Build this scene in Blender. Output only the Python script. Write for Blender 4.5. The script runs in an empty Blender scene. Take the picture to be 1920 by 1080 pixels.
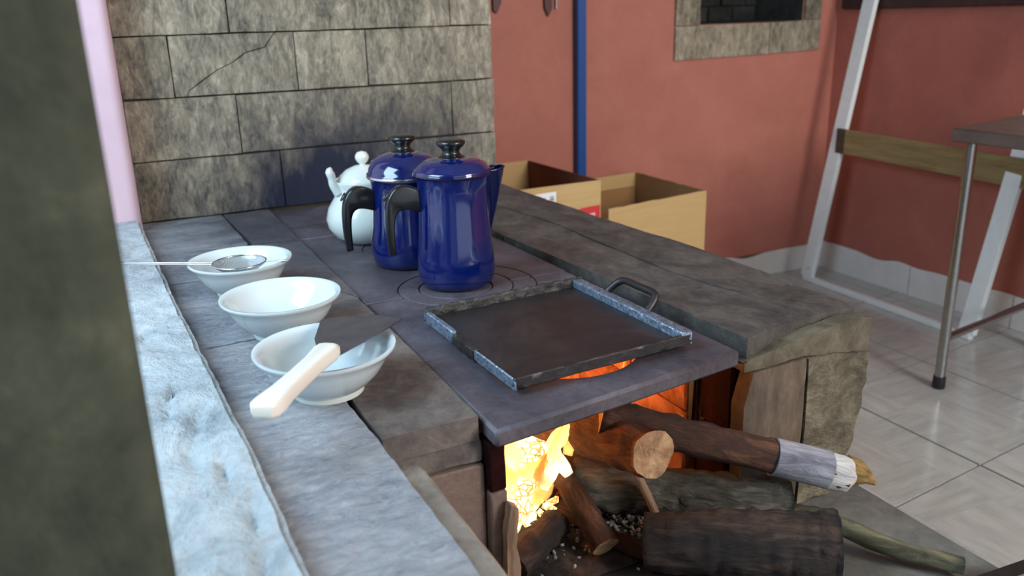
import bpy, bmesh, math, random
from mathutils import Vector, Matrix, noise
random.seed(7)
PI = math.pi
SC = bpy.context.scene
COL = SC.collection

# ------------------------------------------------------------------ camera
cd = bpy.data.cameras.new('camera')
cam = bpy.data.objects.new('camera', cd)
COL.objects.link(cam)
Rm = Matrix(((0.8997, 0.15575, -0.40778), (-0.4357, 0.26357, -0.86064), (-0.02657, 0.95198, 0.30499)))
q = Rm.to_quaternion()
cam.rotation_mode = 'QUATERNION'
cam.rotation_quaternion = q
cam.location = (0, 0, 1.15)
cd.sensor_width = 36
cd.lens = 36 * 1600 / 1920
cd.clip_start = 0.02
cd.dof.use_dof = True
cd.dof.focus_distance = 1.25
cd.dof.aperture_fstop = 5.0
SC.camera = cam

# ------------------------------------------------------------------ world, lights, exposure
w = bpy.data.worlds.new('world')
SC.world = w
w.use_nodes = True
w.node_tree.nodes['Background'].inputs['Color'].default_value = (0.72, 0.84, 1.0, 1)
w.node_tree.nodes['Background'].inputs['Strength'].default_value = 1.1
SC.view_settings.view_transform = 'Standard'
SC.view_settings.look = 'None'
SC.view_settings.exposure = 0.12
SC.view_settings.gamma = 1.0
SC.view_settings.use_curve_mapping = False

def area(name, loc, target, sx, sy, power, col):
    ld = bpy.data.lights.new(name, 'AREA')
    ld.shape = 'RECTANGLE'; ld.size = sx; ld.size_y = sy
    ld.energy = power; ld.color = col
    o = bpy.data.objects.new(name, ld)
    o.location = loc
    o.rotation_euler = (Vector(target) - Vector(loc)).to_track_quat('-Z', 'Y').to_euler()
    COL.objects.link(o)
    return o

area('window_daylight', (-0.75, 0.88, 1.75), (0.35, 1.05, 0.7), 1.3, 1.0, 47, (0.56, 0.79, 1.0))
area('doorway_daylight', (2.1, -1.4, 2.1), (2.0, 1.9, 0.3), 1.0, 1.7, 98, (1.0, 0.97, 0.93))

# ------------------------------------------------------------------ materials
def nt(name):
    m = bpy.data.materials.new(name); m.use_nodes = True
    t = m.node_tree
    return m, t, t.nodes['Principled BSDF']

def lin(c):
    return tuple((x / 12.92 if x <= 0.04045 else ((x + 0.055) / 1.055) ** 2.4) for x in c) + (1,)
def rgb(r, g, b):
    return lin((r / 255, g / 255, b / 255))

def math_n(t, op, a, b=None, c=None, clamp=False):
    n = t.nodes.new('ShaderNodeMath'); n.operation = op; n.use_clamp = clamp
    for i, v in enumerate((a, b, c)):
        if v is None: continue
        if isinstance(v, (int, float)): n.inputs[i].default_value = v
        else: t.links.new(v, n.inputs[i])
    return n.outputs[0]

def mixc(t, fac, a, b, mode='MIX'):
    n = t.nodes.new('ShaderNodeMix'); n.data_type = 'RGBA'; n.blend_type = mode
    for s, v in ((n.inputs[0], fac), (n.inputs[6], a), (n.inputs[7], b)):
        if isinstance(v, (int, float)): s.default_value = v
        elif isinstance(v, tuple): s.default_value = v
        else: t.links.new(v, s)
    return n.outputs[2]

def noise_n(t, vec, scale, detail=6, rough=0.6, dist=0.0):
    n = t.nodes.new('ShaderNodeTexNoise')
    n.inputs['Scale'].default_value = scale; n.inputs['Detail'].default_value = detail
    n.inputs['Roughness'].default_value = rough; n.inputs['Distortion'].default_value = dist
    t.links.new(vec, n.inputs['Vector'])
    return n.outputs['Fac']

def ramp(t, fac, stops):
    n = t.nodes.new('ShaderNodeValToRGB')
    e = n.color_ramp.elements
    while len(e) < len(stops): e.new(0.5)
    for el, (p, c) in zip(e, stops): el.position = p; el.color = c
    t.links.new(fac, n.inputs[0])
    return n.outputs[0]

def pos_vec(t, scale=(1, 1, 1), rot=(0, 0, 0)):
    g = t.nodes.new('ShaderNodeNewGeometry')
    mp = t.nodes.new('ShaderNodeMapping')
    mp.inputs['Scale'].default_value = scale
    mp.inputs['Rotation'].default_value = rot
    t.links.new(g.outputs['Position'], mp.inputs['Vector'])
    return mp.outputs[0]

def bump(t, bs, h, strength, dist):
    b = t.nodes.new('ShaderNodeBump')
    b.inputs['Strength'].default_value = strength; b.inputs['Distance'].default_value = dist
    t.links.new(h, b.inputs['Height'])
    t.links.new(b.outputs[0], bs.inputs['Normal'])

def plain(name, col, rough=0.5, metal=0.0, var=0.0, vs=30, bstr=0.0, spec=None, coat=0.0):
    m, t, b = nt(name)
    b.inputs['Base Color'].default_value = col
    b.inputs['Roughness'].default_value = rough
    b.inputs['Metallic'].default_value = metal
    if coat: b.inputs['Coat Weight'].default_value = coat; b.inputs['Coat Roughness'].default_value = 0.06
    if spec is not None: b.inputs['Specular IOR Level'].default_value = spec
    v = pos_vec(t)
    n = noise_n(t, v, vs, 5)
    if var:
        d = tuple(x * (1 - var) for x in col[:3]) + (1,)
        l = tuple(min(1, x * (1 + var)) for x in col[:3]) + (1,)
        t.links.new(ramp(t, n, [(0.3, d), (0.7, l)]), b.inputs['Base Color'])
    if bstr: bump(t, b, n, bstr, 0.004)
    return m

def stone(name, stops, scale=20, stretch=(1, 1, 1), rot=(0, 0, 0), rough=0.8, bstr=0.6, bdist=0.006, rnd=0.25, soot=None, fine=60, spec=0.4):
    m, t, b = nt(name)
    v = pos_vec(t, stretch, rot)
    n1 = noise_n(t, v, scale, 8, 0.68, 0.6)
    n2 = noise_n(t, v, scale * 0.22, 4, 0.6, 0.3)
    n3 = noise_n(t, v, fine, 5, 0.7)
    f = math_n(t, 'ADD', math_n(t, 'MULTIPLY', n1, 0.55), math_n(t, 'MULTIPLY', n2, 0.25))
    f = math_n(t, 'ADD', f, math_n(t, 'MULTIPLY', n3, 0.2))
    oi = t.nodes.new('ShaderNodeObjectInfo')
    f = math_n(t, 'ADD', f, math_n(t, 'MULTIPLY', math_n(t, 'SUBTRACT', oi.outputs['Random'], 0.5), rnd * 0.4))
    c = ramp(t, f, stops)
    if soot:
        for (cx, cy, cz, sx, sy, sz, col, amt) in soot:
            g = t.nodes.new('ShaderNodeNewGeometry')
            s = t.nodes.new('ShaderNodeSeparateXYZ'); t.links.new(g.outputs['Position'], s.inputs[0])
            dx = math_n(t, 'DIVIDE', math_n(t, 'SUBTRACT', s.outputs[0], cx), sx)
            dy = math_n(t, 'DIVIDE', math_n(t, 'SUBTRACT', s.outputs[1], cy), sy)
            dz = math_n(t, 'DIVIDE', math_n(t, 'SUBTRACT', s.outputs[2], cz), sz)
            r2 = math_n(t, 'ADD', math_n(t, 'ADD', math_n(t, 'MULTIPLY', dx, dx), math_n(t, 'MULTIPLY', dy, dy)), math_n(t, 'MULTIPLY', dz, dz))
            r2 = math_n(t, 'ADD', r2, math_n(t, 'MULTIPLY', math_n(t, 'SUBTRACT', n2, 0.5), 1.6))
            k = math_n(t, 'MULTIPLY', math_n(t, 'EXPONENT', math_n(t, 'MULTIPLY', r2, -1.0)), amt, clamp=True)
            c = mixc(t, k, c, col)
    t.links.new(c, b.inputs['Base Color'])
    b.inputs['Roughness'].default_value = rough
    b.inputs['Specular IOR Level'].default_value = spec
    h = math_n(t, 'ADD', n1, math_n(t, 'MULTIPLY', n3, 0.4))
    bump(t, b, h, bstr, bdist)
    return m

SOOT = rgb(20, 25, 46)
M = {}
M['clad'] = stone('cladding_granite', [(0.36, rgb(70, 67, 60)), (0.45, rgb(112, 106, 92)), (0.53, rgb(144, 134, 115)), (0.62, rgb(178, 168, 146))],
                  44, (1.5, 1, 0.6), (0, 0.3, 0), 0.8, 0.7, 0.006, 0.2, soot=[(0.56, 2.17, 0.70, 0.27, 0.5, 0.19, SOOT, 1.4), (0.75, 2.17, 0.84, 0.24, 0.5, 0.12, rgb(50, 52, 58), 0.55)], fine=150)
M['niche_stone'] = stone('niche_granite', [(0.34, rgb(72, 70, 60)), (0.46, rgb(125, 118, 100)), (0.55, rgb(158, 148, 128)), (0.66, rgb(186, 178, 158))], 35, (1.4, 1, 0.6), rough=0.85, rnd=0.25, fine=120)
M['niche_dark'] = stone('dark_niche_stone', [(0.35, rgb(22, 24, 24)), (0.5, rgb(44, 46, 44)), (0.65, rgb(70, 66, 60))], 20, rough=0.9)  # dark tones for the whole inside of the niche
M['slab'] = stone('grey_slate', [(0.34, rgb(132, 136, 146)), (0.45, rgb(176, 180, 188)), (0.55, rgb(198, 200, 204)), (0.66, rgb(216, 218, 220))],
                  46, (0.7, 1.5, 1), (0, 0, 0.95), 0.72, 1.0, 0.02, 0.15, fine=150,
                  soot=[(0.56, 2.0, 0.7, 0.42, 0.6, 0.3, rgb(48, 52, 66), 1.15)])
M['slab_brown'] = stone('browned_slate', [(0.34, rgb(58, 52, 50)), (0.47, rgb(92, 84, 80)), (0.56, rgb(116, 106, 98)), (0.68, rgb(140, 130, 120))],
                        16, rough=0.7, bstr=0.6, bdist=0.007, rnd=0.15, soot=[(0.35, 1.9, 0.7, 0.3, 0.6, 0.3, rgb(62, 66, 82), 0.6)])
M['slab_dark'] = stone('sooty_slate', [(0.34, rgb(46, 44, 42)), (0.46, rgb(72, 68, 64)), (0.56, rgb(94, 88, 82)), (0.68, rgb(120, 114, 108))],
                       12, (1.4, 0.9, 1), rough=0.62, bstr=0.6, bdist=0.007, rnd=0.2, fine=70)
M['plate'] = stone('cast_iron_plate', [(0.34, rgb(50, 46, 52)), (0.48, rgb(78, 73, 80)), (0.58, rgb(98, 92, 98)), (0.7, rgb(124, 118, 122))],
                   9, rough=0.52, bstr=0.25, bdist=0.003, rnd=0.1, fine=160, spec=0.5)
M['iron'] = stone('black_cast_iron', [(0.34, rgb(16, 15, 16)), (0.5, rgb(31, 28, 28)), (0.68, rgb(56, 49, 46))], 14, rough=0.42, bstr=0.5, bdist=0.003, rnd=0.05, fine=220, spec=0.6)
M['iron_highlight'] = plain('highlight_bright_iron', rgb(138, 156, 174), 0.36, 0.7, var=0.55, vs=160, bstr=0.6)  # lighter bluish iron: the rim's highlights put into the colour
M['iron_rim'] = stone('encrusted_iron', [(0.34, rgb(20, 20, 20)), (0.5, rgb(40, 38, 36)), (0.62, rgb(92, 88, 80))], 60, rough=0.33, bstr=1.0, bdist=0.004, rnd=0.05, fine=240, spec=0.9)
M['mortar'] = stone('grey_mortar', [(0.34, rgb(122, 116, 106)), (0.5, rgb(152, 146, 136)), (0.66, rgb(178, 172, 162))], 22, rough=0.95, bstr=0.7)
M['joint'] = stone('dark_joint', [(0.34, rgb(24, 24, 24)), (0.66, rgb(54, 52, 50))], 22, rough=0.95)
M['joint_clad'] = stone('cladding_joint', [(0.34, rgb(50, 47, 40)), (0.66, rgb(78, 74, 62))], 22, rough=0.95)
M['olive'] = stone('olive_mortar', [(0.34, rgb(58, 53, 44)), (0.5, rgb(84, 78, 64)), (0.66, rgb(118, 110, 92))], 18, rough=0.9)
M['pier'] = stone('pier_stone', [(0.34, rgb(60, 56, 46)), (0.46, rgb(100, 93, 76)), (0.56, rgb(134, 124, 104)), (0.68, rgb(170, 160, 140))], 18, (1, 1, 1.4), rough=0.85, bstr=1.0, bdist=0.012)
M['pier_smooth'] = stone('pier_stone_sooty', [(0.34, rgb(58, 50, 42)), (0.48, rgb(96, 82, 68)), (0.6, rgb(126, 110, 92)), (0.7, rgb(160, 144, 124))], 9, (2, 1, 0.6), rough=0.75, bstr=0.4)
M['panel'] = stone('brown_panel_stone', [(0.34, rgb(84, 68, 60)), (0.48, rgb(116, 96, 86)), (0.6, rgb(138, 118, 106)), (0.7, rgb(160, 142, 130))], 10, rough=0.7, bstr=0.3, fine=120)
M['firebrick'] = stone('firebox_brick', [(0.32, rgb(52, 30, 24)), (0.44, rgb(140, 84, 60)), (0.54, rgb(186, 124, 90)), (0.7, rgb(206, 150, 116))], 9, rough=0.9, bstr=0.7, rnd=0.3)
M['soot_shade_brick'] = stone('shaded_charred_brick', [(0.32, rgb(14, 4, 4)), (0.5, rgb(36, 10, 9)), (0.7, rgb(74, 28, 22))], 14, rough=0.85, bstr=0.8, spec=.1)  # sooty brick, with the near lining's shade added to its colour
M['platform'] = stone('hearth_concrete', [(0.34, rgb(72, 72, 68)), (0.5, rgb(102, 101, 96)), (0.66, rgb(130, 130, 124))], 10, rough=0.85, bstr=0.35, soot=[(0.6, 0.98, 0.41, 0.28, 0.3, 0.3, rgb(40, 32, 28), 1.1)])
M['ledge'] = stone('whitewashed_rubble', [(0.34, rgb(96, 108, 112)), (0.45, rgb(148, 158, 162)), (0.56, rgb(178, 186, 188)), (0.68, rgb(200, 206, 208))],
                   14, rough=0.8, bstr=1.0, bdist=0.014, fine=70)
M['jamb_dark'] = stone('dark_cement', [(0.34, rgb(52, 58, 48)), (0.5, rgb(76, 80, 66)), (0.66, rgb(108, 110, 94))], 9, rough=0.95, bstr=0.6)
M['pink'] = plain('pink_plaster', rgb(206, 178, 188), 0.7, var=0.06, vs=12)
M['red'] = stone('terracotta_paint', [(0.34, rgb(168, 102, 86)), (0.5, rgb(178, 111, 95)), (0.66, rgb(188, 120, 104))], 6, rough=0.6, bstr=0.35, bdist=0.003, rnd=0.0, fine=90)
M['red_shaded'] = stone('terracotta_paint_shaded', [(0.34, rgb(156, 90, 76)), (0.5, rgb(166, 98, 83)), (0.66, rgb(176, 107, 92))], 6, rough=0.6, bstr=0.35, bdist=0.003, rnd=0.0, fine=90)  # same paint made darker: the right wall's shade put into the colour
M['ceiling'] = plain('ceiling_white', rgb(190, 186, 178), 0.9, var=0.05)
M['white_metal'] = plain('white_enamelled_metal', rgb(226, 232, 230), 0.3, var=0.04)
M['steel'] = plain('brushed_steel', rgb(165, 165, 162), 0.28, 1.0, var=0.1, vs=60)
M['wire'] = plain('steel_wire', rgb(210, 212, 215), 0.2, 1.0)
M['rubber'] = plain('black_rubber', rgb(28, 28, 32), 0.5)
M['plastic'] = plain('black_bakelite', rgb(16, 18, 20), 0.28, coat=0.3)
M['blue'] = plain('cobalt_enamel', rgb(4, 22, 84), 0.12, var=0.12, vs=50, coat=0.8, spec=0.6)
M['blue_dark'] = plain('enamel_rim', rgb(14, 16, 60), 0.12, coat=0.6)
M['porcelain'] = plain('white_porcelain', rgb(206, 216, 216), 0.16, coat=0.5)
M['porcelain2'] = plain('cream_porcelain', rgb(220, 226, 218), 0.2, coat=0.4)
M['ivory'] = plain('ivory_plastic', rgb(235, 228, 214), 0.3)
M['blade'] = plain('stained_blade_steel', rgb(120, 116, 124), 0.38, 0.85, var=0.2, vs=40)
M['pipe'] = plain('blue_pipe_paint', rgb(22, 78, 146), 0.35)
M['wood_plank'] = stone('weathered_plank', [(0.34, rgb(112, 96, 60)), (0.5, rgb(144, 124, 82)), (0.66, rgb(166, 148, 104))], 12, (6, 0.5, 6), rough=0.7, bstr=0.3)
M['wood_end'] = stone('dark_plank_end', [(0.34, rgb(62, 52, 40)), (0.66, rgb(92, 80, 62))], 12, (6, 0.5, 6), rough=0.75)
M['wood_dark'] = stone('dark_rail', [(0.34, rgb(46, 30, 30)), (0.66, rgb(72, 50, 46))], 12, rough=0.6)
M['tabletop'] = stone('tabletop_laminate', [(0.34, rgb(84, 70, 64)), (0.66, rgb(108, 92, 84))], 12, rough=0.5, bstr=0.1)
M['ash'] = stone('ash', [(0.3, rgb(60, 56, 54)), (0.5, rgb(130, 126, 124)), (0.7, rgb(205, 202, 200))], 60, rough=1.0)
M['charcoal'] = stone('charcoal', [(0.3, rgb(14, 12, 12)), (0.5, rgb(36, 30, 28)), (0.7, rgb(84, 74, 68))], 30, rough=0.8)
M['tool'] = plain('rusty_tool', rgb(78, 42, 38), 0.5)
M['paper'] = plain('white_label_paper', rgb(232, 234, 236), 0.6)
M['ink'] = plain('black_print', rgb(50, 50, 58), 0.6)
M['redink'] = plain('red_print', rgb(198, 44, 48), 0.6)
M['cream'] = plain('cream_print', rgb(226, 170, 150), 0.6)
M['flower'] = plain('floral_print', rgb(168, 160, 176), 0.25)
M['greenprint'] = plain('leaf_print', rgb(120, 140, 130), 0.25)

def cardboard():
    m, t, b = nt('corrugated_cardboard')
    v = pos_vec(t, (1, 1, 12))
    n = noise_n(t, v, 6, 4)
    t.links.new(ramp(t, n, [(0.3, rgb(188, 156, 104)), (0.7, rgb(196, 164, 112))]), b.inputs['Base Color'])
    b.inputs['Roughness'].default_value = 0.85
    return m
M['card'] = cardboard()
M['card_brown'] = plain('brown_cardboard', rgb(150, 112, 70), 0.85, var=0.06, vs=8)
M['card_dark'] = plain('dark_cardboard', rgb(112, 66, 48), 0.85, var=0.08, vs=8)

def tile_mat():
    m, t, b = nt('glazed_tile')
    v = pos_vec(t, (1, 1, 1), (0, 0, 0))
    ch = t.nodes.new('ShaderNodeTexChecker'); ch.inputs['Scale'].default_value = 4.4
    t.links.new(v, ch.inputs['Vector'])
    v2 = pos_vec(t, (6, 1.2, 1)); v3 = pos_vec(t, (1.2, 6, 1))
    a = noise_n(t, v2, 5, 4); c = noise_n(t, v3, 5, 4)
    f = math_n(t, 'ADD', math_n(t, 'MULTIPLY', a, ch.outputs['Fac']), math_n(t, 'MULTIPLY', c, math_n(t, 'SUBTRACT', 1.0, ch.outputs['Fac'])))
    f = math_n(t, 'ADD', f, math_n(t, 'MULTIPLY', ch.outputs['Fac'], 0.05))
    t.links.new(ramp(t, f, [(0.3, rgb(160, 164, 162)), (0.5, rgb(174, 177, 174)), (0.72, rgb(188, 190, 186))]), b.inputs['Base Color'])
    b.inputs['Roughness'].default_value = 0.16
    bump(t, b, noise_n(t, pos_vec(t), 7, 2), 0.15, 0.004)
    return m
M['tile'] = tile_mat()
M['grout'] = plain('tile_grout', rgb(78, 72, 66), 0.9)
M['base_tile'] = plain('skirting_tile', rgb(214, 213, 208), 0.3, var=0.06, vs=14)

def bark(name, dark, mid, light, scale=16, emb=0.0):
    m, t, b = nt(name)
    tc = t.nodes.new('ShaderNodeTexCoord')
    mp = t.nodes.new('ShaderNodeMapping'); mp.inputs['Scale'].default_value = (1, 1, 0.22)
    t.links.new(tc.outputs['Object'], mp.inputs['Vector'])
    v = mp.outputs[0]
    n1 = noise_n(t, v, scale * 3, 8, 0.7, 0.8); n2 = noise_n(t, v, scale, 4, 0.6)
    f = math_n(t, 'ADD', math_n(t, 'MULTIPLY', n1, 0.55), math_n(t, 'MULTIPLY', n2, 0.45))
    c = ramp(t, f, [(0.36, dark), (0.5, mid), (0.64, light)])
    t.links.new(c, b.inputs['Base Color'])
    b.inputs['Roughness'].default_value = 0.85
    bump(t, b, f, 1.0, 0.01)
    return m
M['bark_brown'] = bark('brown_bark', rgb(26, 15, 11), rgb(68, 40, 27), rgb(116, 78, 52), 26)
M['bark_red'] = bark('reddish_bark', rgb(30, 14, 10), rgb(74, 38, 26), rgb(122, 74, 50), 34)
M['bark_grey'] = bark('grey_bark', rgb(38, 36, 30), rgb(84, 80, 70), rgb(132, 126, 112), 30)
M['bark_dark'] = bark('charred_bark', rgb(12, 9, 8), rgb(36, 25, 20), rgb(78, 58, 44), 24)
M['bark_moss'] = bark('mossy_bark', rgb(48, 46, 34), rgb(92, 88, 66), rgb(140, 134, 104), 26)
M['bark_silver'] = bark('silvery_bark', rgb(70, 70, 80), rgb(132, 132, 142), rgb(176, 176, 180), 22)
M['wood_cut'] = bark('cut_wood', rgb(110, 78, 52), rgb(168, 130, 94), rgb(198, 164, 124), 20)
M['wood_white'] = bark('peeled_white_wood', rgb(150, 148, 146), rgb(205, 203, 200), rgb(228, 226, 222), 20)
M['wood_yellow'] = bark('splintered_yellow_wood', rgb(96, 72, 36), rgb(150, 120, 66), rgb(180, 152, 96), 40)
M['wood_splint'] = bark('splintered_board', rgb(94, 70, 54), rgb(150, 122, 98), rgb(190, 164, 138), 12)

def emis(name, stops, strength, zlo, zhi, scale=18):
    m, t, b = nt(name)
    tc = t.nodes.new('ShaderNodeTexCoord')
    s = t.nodes.new('ShaderNodeSeparateXYZ'); t.links.new(tc.outputs['Generated'], s.inputs[0])
    n = noise_n(t, tc.outputs['Object'], scale, 3)
    f = math_n(t, 'ADD', s.outputs[2], math_n(t, 'MULTIPLY', math_n(t, 'SUBTRACT', n, 0.5), 0.9))
    c = ramp(t, f, stops)
    t.links.new(c, b.inputs['Emission Color'])
    b.inputs['Emission Strength'].default_value = strength
    b.inputs['Base Color'].default_value = (0.02, 0.01, 0.0, 1)
    lw = t.nodes.new('ShaderNodeLayerWeight'); lw.inputs['Blend'].default_value = .5
    a = math_n(t, 'MULTIPLY', math_n(t, 'SUBTRACT', 1.0, lw.outputs['Facing']), 1.25)
    a = math_n(t, 'MULTIPLY', a, math_n(t, 'ADD', .35, n), clamp=True)
    t.links.new(a, b.inputs['Alpha'])
    return m
M['flame'] = emis('flame', [(0.0, (1, 0.86, 0.5, 1)), (0.45, (1, 0.62, 0.18, 1)), (0.75, (1, 0.36, 0.07, 1)), (1.0, (0.9, 0.16, 0.02, 1))], 3.0, 0, 1)
M['flame_edge'] = emis('flame_edge', [(0.0, (1, 0.5, 0.12, 1)), (0.5, (1, 0.26, 0.04, 1)), (1.0, (0.75, 0.08, 0.01, 1))], 1.8, 0, 1)

def ember_mat():
    m, t, b = nt('glowing_ember')
    tc = t.nodes.new('ShaderNodeTexCoord')
    vo = t.nodes.new('ShaderNodeTexVoronoi'); vo.feature = 'DISTANCE_TO_EDGE'; vo.inputs['Scale'].default_value = 75
    t.links.new(tc.outputs['Object'], vo.inputs['Vector'])
    c = ramp(t, vo.outputs['Distance'], [(0.0, (0.45, 0.09, 0.01, 1)), (0.03, (0.95, 0.34, 0.06, 1)), (0.08, (1, 0.74, 0.32, 1)), (0.3, (1, 0.92, 0.62, 1))])
    n = noise_n(t, tc.outputs['Object'], 14, 4)
    c2 = mixc(t, ramp(t, n, [(0.52, (0, 0, 0, 1)), (0.7, (1, 1, 1, 1))]), c, (0.9, 0.2, 0.03, 1))
    t.links.new(c2, b.inputs['Emission Color']); b.inputs['Emission Strength'].default_value = 2.0
    b.inputs['Base Color'].default_value = (0.03, 0.01, 0.01, 1)
    return m
M['ember'] = ember_mat()
def emb_dim():
    m, t, b = nt('smouldering_charcoal')
    tc = t.nodes.new('ShaderNodeTexCoord')
    n = noise_n(t, tc.outputs['Object'], 40, 5)
    t.links.new(ramp(t, n, [(0.5, (0, 0, 0, 1)), (0.62, (0.5, 0.03, 0.01, 1)), (0.75, (1, 0.2, 0.04, 1))]), b.inputs['Emission Color'])
    b.inputs['Emission Strength'].default_value = 0.8
    b.inputs['Base Color'].default_value = rgb(46, 26, 22)
    b.inputs['Roughness'].default_value = 0.9
    return m
M['ember_dim'] = emb_dim()

# ------------------------------------------------------------------ builders
WL = {}   # world location of every object's origin
def wloc(o): return WL.get(o.name, Vector((0, 0, 0)))

def thing(name, loc, label=None, cat=None, group=None, kind=None):
    o = bpy.data.objects.new(name, None); o.empty_display_size = 0.05
    o.location = loc; COL.objects.link(o); WL[o.name] = Vector(loc)
    tag(o, label, cat, group, kind)
    return o

def tag(o, label=None, cat=None, group=None, kind=None):
    if label: o['label'] = label
    if cat: o['category'] = cat
    if group: o['group'] = group
    if kind: o['kind'] = kind
    return o

def link(name, bm, mats, parent=None, smooth=None, origin=None):
    """bm in world coordinates -> object whose origin is its centre (or given), parented when asked."""
    bmesh.ops.recalc_face_normals(bm, faces=bm.faces)
    if origin is None:
        lo = Vector((1e9,) * 3); hi = -lo
        for v in bm.verts:
            for i in range(3):
                lo[i] = min(lo[i], v.co[i]); hi[i] = max(hi[i], v.co[i])
        origin = Vector(((lo.x + hi.x) / 2, (lo.y + hi.y) / 2, lo.z))
    origin = Vector(origin)
    bmesh.ops.translate(bm, verts=bm.verts, vec=-origin)
    me = bpy.data.meshes.new(name); bm.to_mesh(me); bm.free()
    if not isinstance(mats, (list, tuple)): mats = [mats]
    for m in mats: me.materials.append(m)
    if smooth is not None:
        for p in me.polygons: p.use_smooth = True
        if smooth < 180:
            try: me.set_sharp_from_angle(angle=math.radians(smooth))
            except Exception: pass
    o = bpy.data.objects.new(name, me); COL.objects.link(o)
    WL[o.name] = origin.copy()
    o.location = origin
    if parent is not None:
        o.parent = parent
        o.location = origin - wloc(parent)
    return o

def roughen(bm, maxe, amp, scale, seed=0.0, side=1.0):
    bmesh.ops.triangulate(bm, faces=[f for f in bm.faces if len(f.verts) > 4])
    for _ in range(9):
        ed = [e for e in bm.edges if e.calc_length() > maxe]
        if not ed or len(bm.faces) > 30000: break
        bmesh.ops.subdivide_edges(bm, edges=ed, cuts=1, use_grid_fill=False)
        bmesh.ops.triangulate(bm, faces=[f for f in bm.faces if len(f.verts) > 4])
    bm.normal_update()
    off = Vector((seed * 3.1, seed * 1.7, seed * 2.3))
    mv = []
    for v in bm.verts:
        p = v.co * scale + off
        d = noise.noise(p) * 0.6 + noise.noise(p * 2.3) * 0.3 + noise.noise(p * 5.1) * 0.18
        nn = v.normal
        mv.append(v.co + Vector((nn.x * side, nn.y * side, nn.z)) * d * amp)
    for v, c in zip(bm.verts, mv): v.co = c

def box_bm(x0, x1, y0, y1, z0, z1, bev=0.0, bm=None, seg=1):
    b2 = bmesh.new()
    bmesh.ops.create_cube(b2, size=1)
    for v in b2.verts:
        v.co = Vector(((x0 + x1) / 2 + v.co.x * (x1 - x0), (y0 + y1) / 2 + v.co.y * (y1 - y0), (z0 + z1) / 2 + v.co.z * (z1 - z0)))
    if bev: bmesh.ops.bevel(b2, geom=list(b2.edges), offset=bev, segments=seg, affect='EDGES', profile=0.5)
    if bm is None: return b2
    me = bpy.data.meshes.new('tmp'); b2.to_mesh(me); b2.free(); bm.from_mesh(me); bpy.data.meshes.remove(me)
    return bm

def box(name, x0, x1, y0, y1, z0, z1, mat, parent=None, bev=0.0, rough=None, smooth=40, seg=1):
    bm = box_bm(x0, x1, y0, y1, z0, z1, bev, seg=seg)
    if rough: roughen(bm, *rough)
    return link(name, bm, mat, parent, smooth)

def prism_bm(poly, a0, a1, axis='z', bev=0.0):
    bm = bmesh.new()
    def mk(p, a):
        if axis == 'z': return (p[0], p[1], a)
        if axis == 'y': return (p[0], a, p[1])
        return (a, p[0], p[1])
    lo = [bm.verts.new(mk(p, a0)) for p in poly]; hi = [bm.verts.new(mk(p, a1)) for p in poly]
    n = len(poly)
    bm.faces.new(lo); bm.faces.new(hi)
    for i in range(n): bm.faces.new((lo[i], lo[(i + 1) % n], hi[(i + 1) % n], hi[i]))
    bmesh.ops.recalc_face_normals(bm, faces=bm.faces)
    if bev: bmesh.ops.bevel(bm, geom=list(bm.edges), offset=bev, segments=1, affect='EDGES')
    return bm

def prism(name, poly, a0, a1, mat, parent=None, axis='z', bev=0.0, rough=None, smooth=40):
    bm = prism_bm(poly, a0, a1, axis, bev)
    if rough: roughen(bm, *rough)
    return link(name, bm, mat, parent, smooth)

def lathe_bm(prof, cx, cy, cz, seg=40, bm=None, fn=None):
    bm = bm or bmesh.new()
    rings = []
    for r, z in prof:
        if r < 1e-6:
            rings.append([bm.verts.new((cx, cy, cz + z))]); continue
        ring = []
        for i in range(seg):
            a = 2 * PI * i / seg
            p = Vector((cx + r * math.cos(a), cy + r * math.sin(a), cz + z))
            if fn: p = fn(p, a, r, z)
            ring.append(bm.verts.new(p))
        rings.append(ring)
    for A, B in zip(rings, rings[1:]):
        if len(A) == 1 and len(B) == 1: continue
        for i in range(seg):
            j = (i + 1) % seg
            if len(A) == 1: bm.faces.new((A[0], B[i], B[j]))
            elif len(B) == 1: bm.faces.new((A[i], B[0], A[j]))
            else: bm.faces.new((A[i], B[i], B[j], A[j]))
    return bm

def tube_bm(pts, radii, seg=12, bm=None, cap=True, wob=0.0, wscale=20, up=None, flat=1.0):
    """swept tube; radii may be a number or list; flat squashes the second axis."""
    bm = bm or bmesh.new()
    pts = [Vector(p) for p in pts]
    if isinstance(radii, (int, float)): radii = [radii] * len(pts)
    rings = []; prev = Vector(up) if up else None
    for i, p in enumerate(pts):
        if i == 0: t = pts[1] - pts[0]
        elif i == len(pts) - 1: t = pts[-1] - pts[-2]
        else: t = (pts[i + 1] - pts[i]).normalized() + (pts[i] - pts[i - 1]).normalized()
        t.normalize()
        if prev is None:
            prev = Vector((0, 0, 1)) if abs(t.z) < 0.9 else Vector((1, 0, 0))
        u = (prev - t * prev.dot(t)).normalized(); v = t.cross(u)
        prev = u
        ring = []
        for k in range(seg):
            a = 2 * PI * k / seg
            d = u * math.cos(a) + v * math.sin(a) * flat
            r = radii[i]
            if wob: r *= 1 + wob * noise.noise(Vector((math.cos(a) * 1.5, math.sin(a) * 1.5, i * 0.5)) + p * wscale)
            ring.append(bm.verts.new(p + d * r))
        rings.append(ring)
    for A, B in zip(rings, rings[1:]):
        for k in range(seg):
            j = (k + 1) % seg
            bm.faces.new((A[k], A[j], B[j], B[k]))
    if cap:
        for R in (rings[0], rings[-1]):
            f = bm.faces.new(R); f.material_index = 1 if cap == 2 else 0
    return bm

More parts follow.
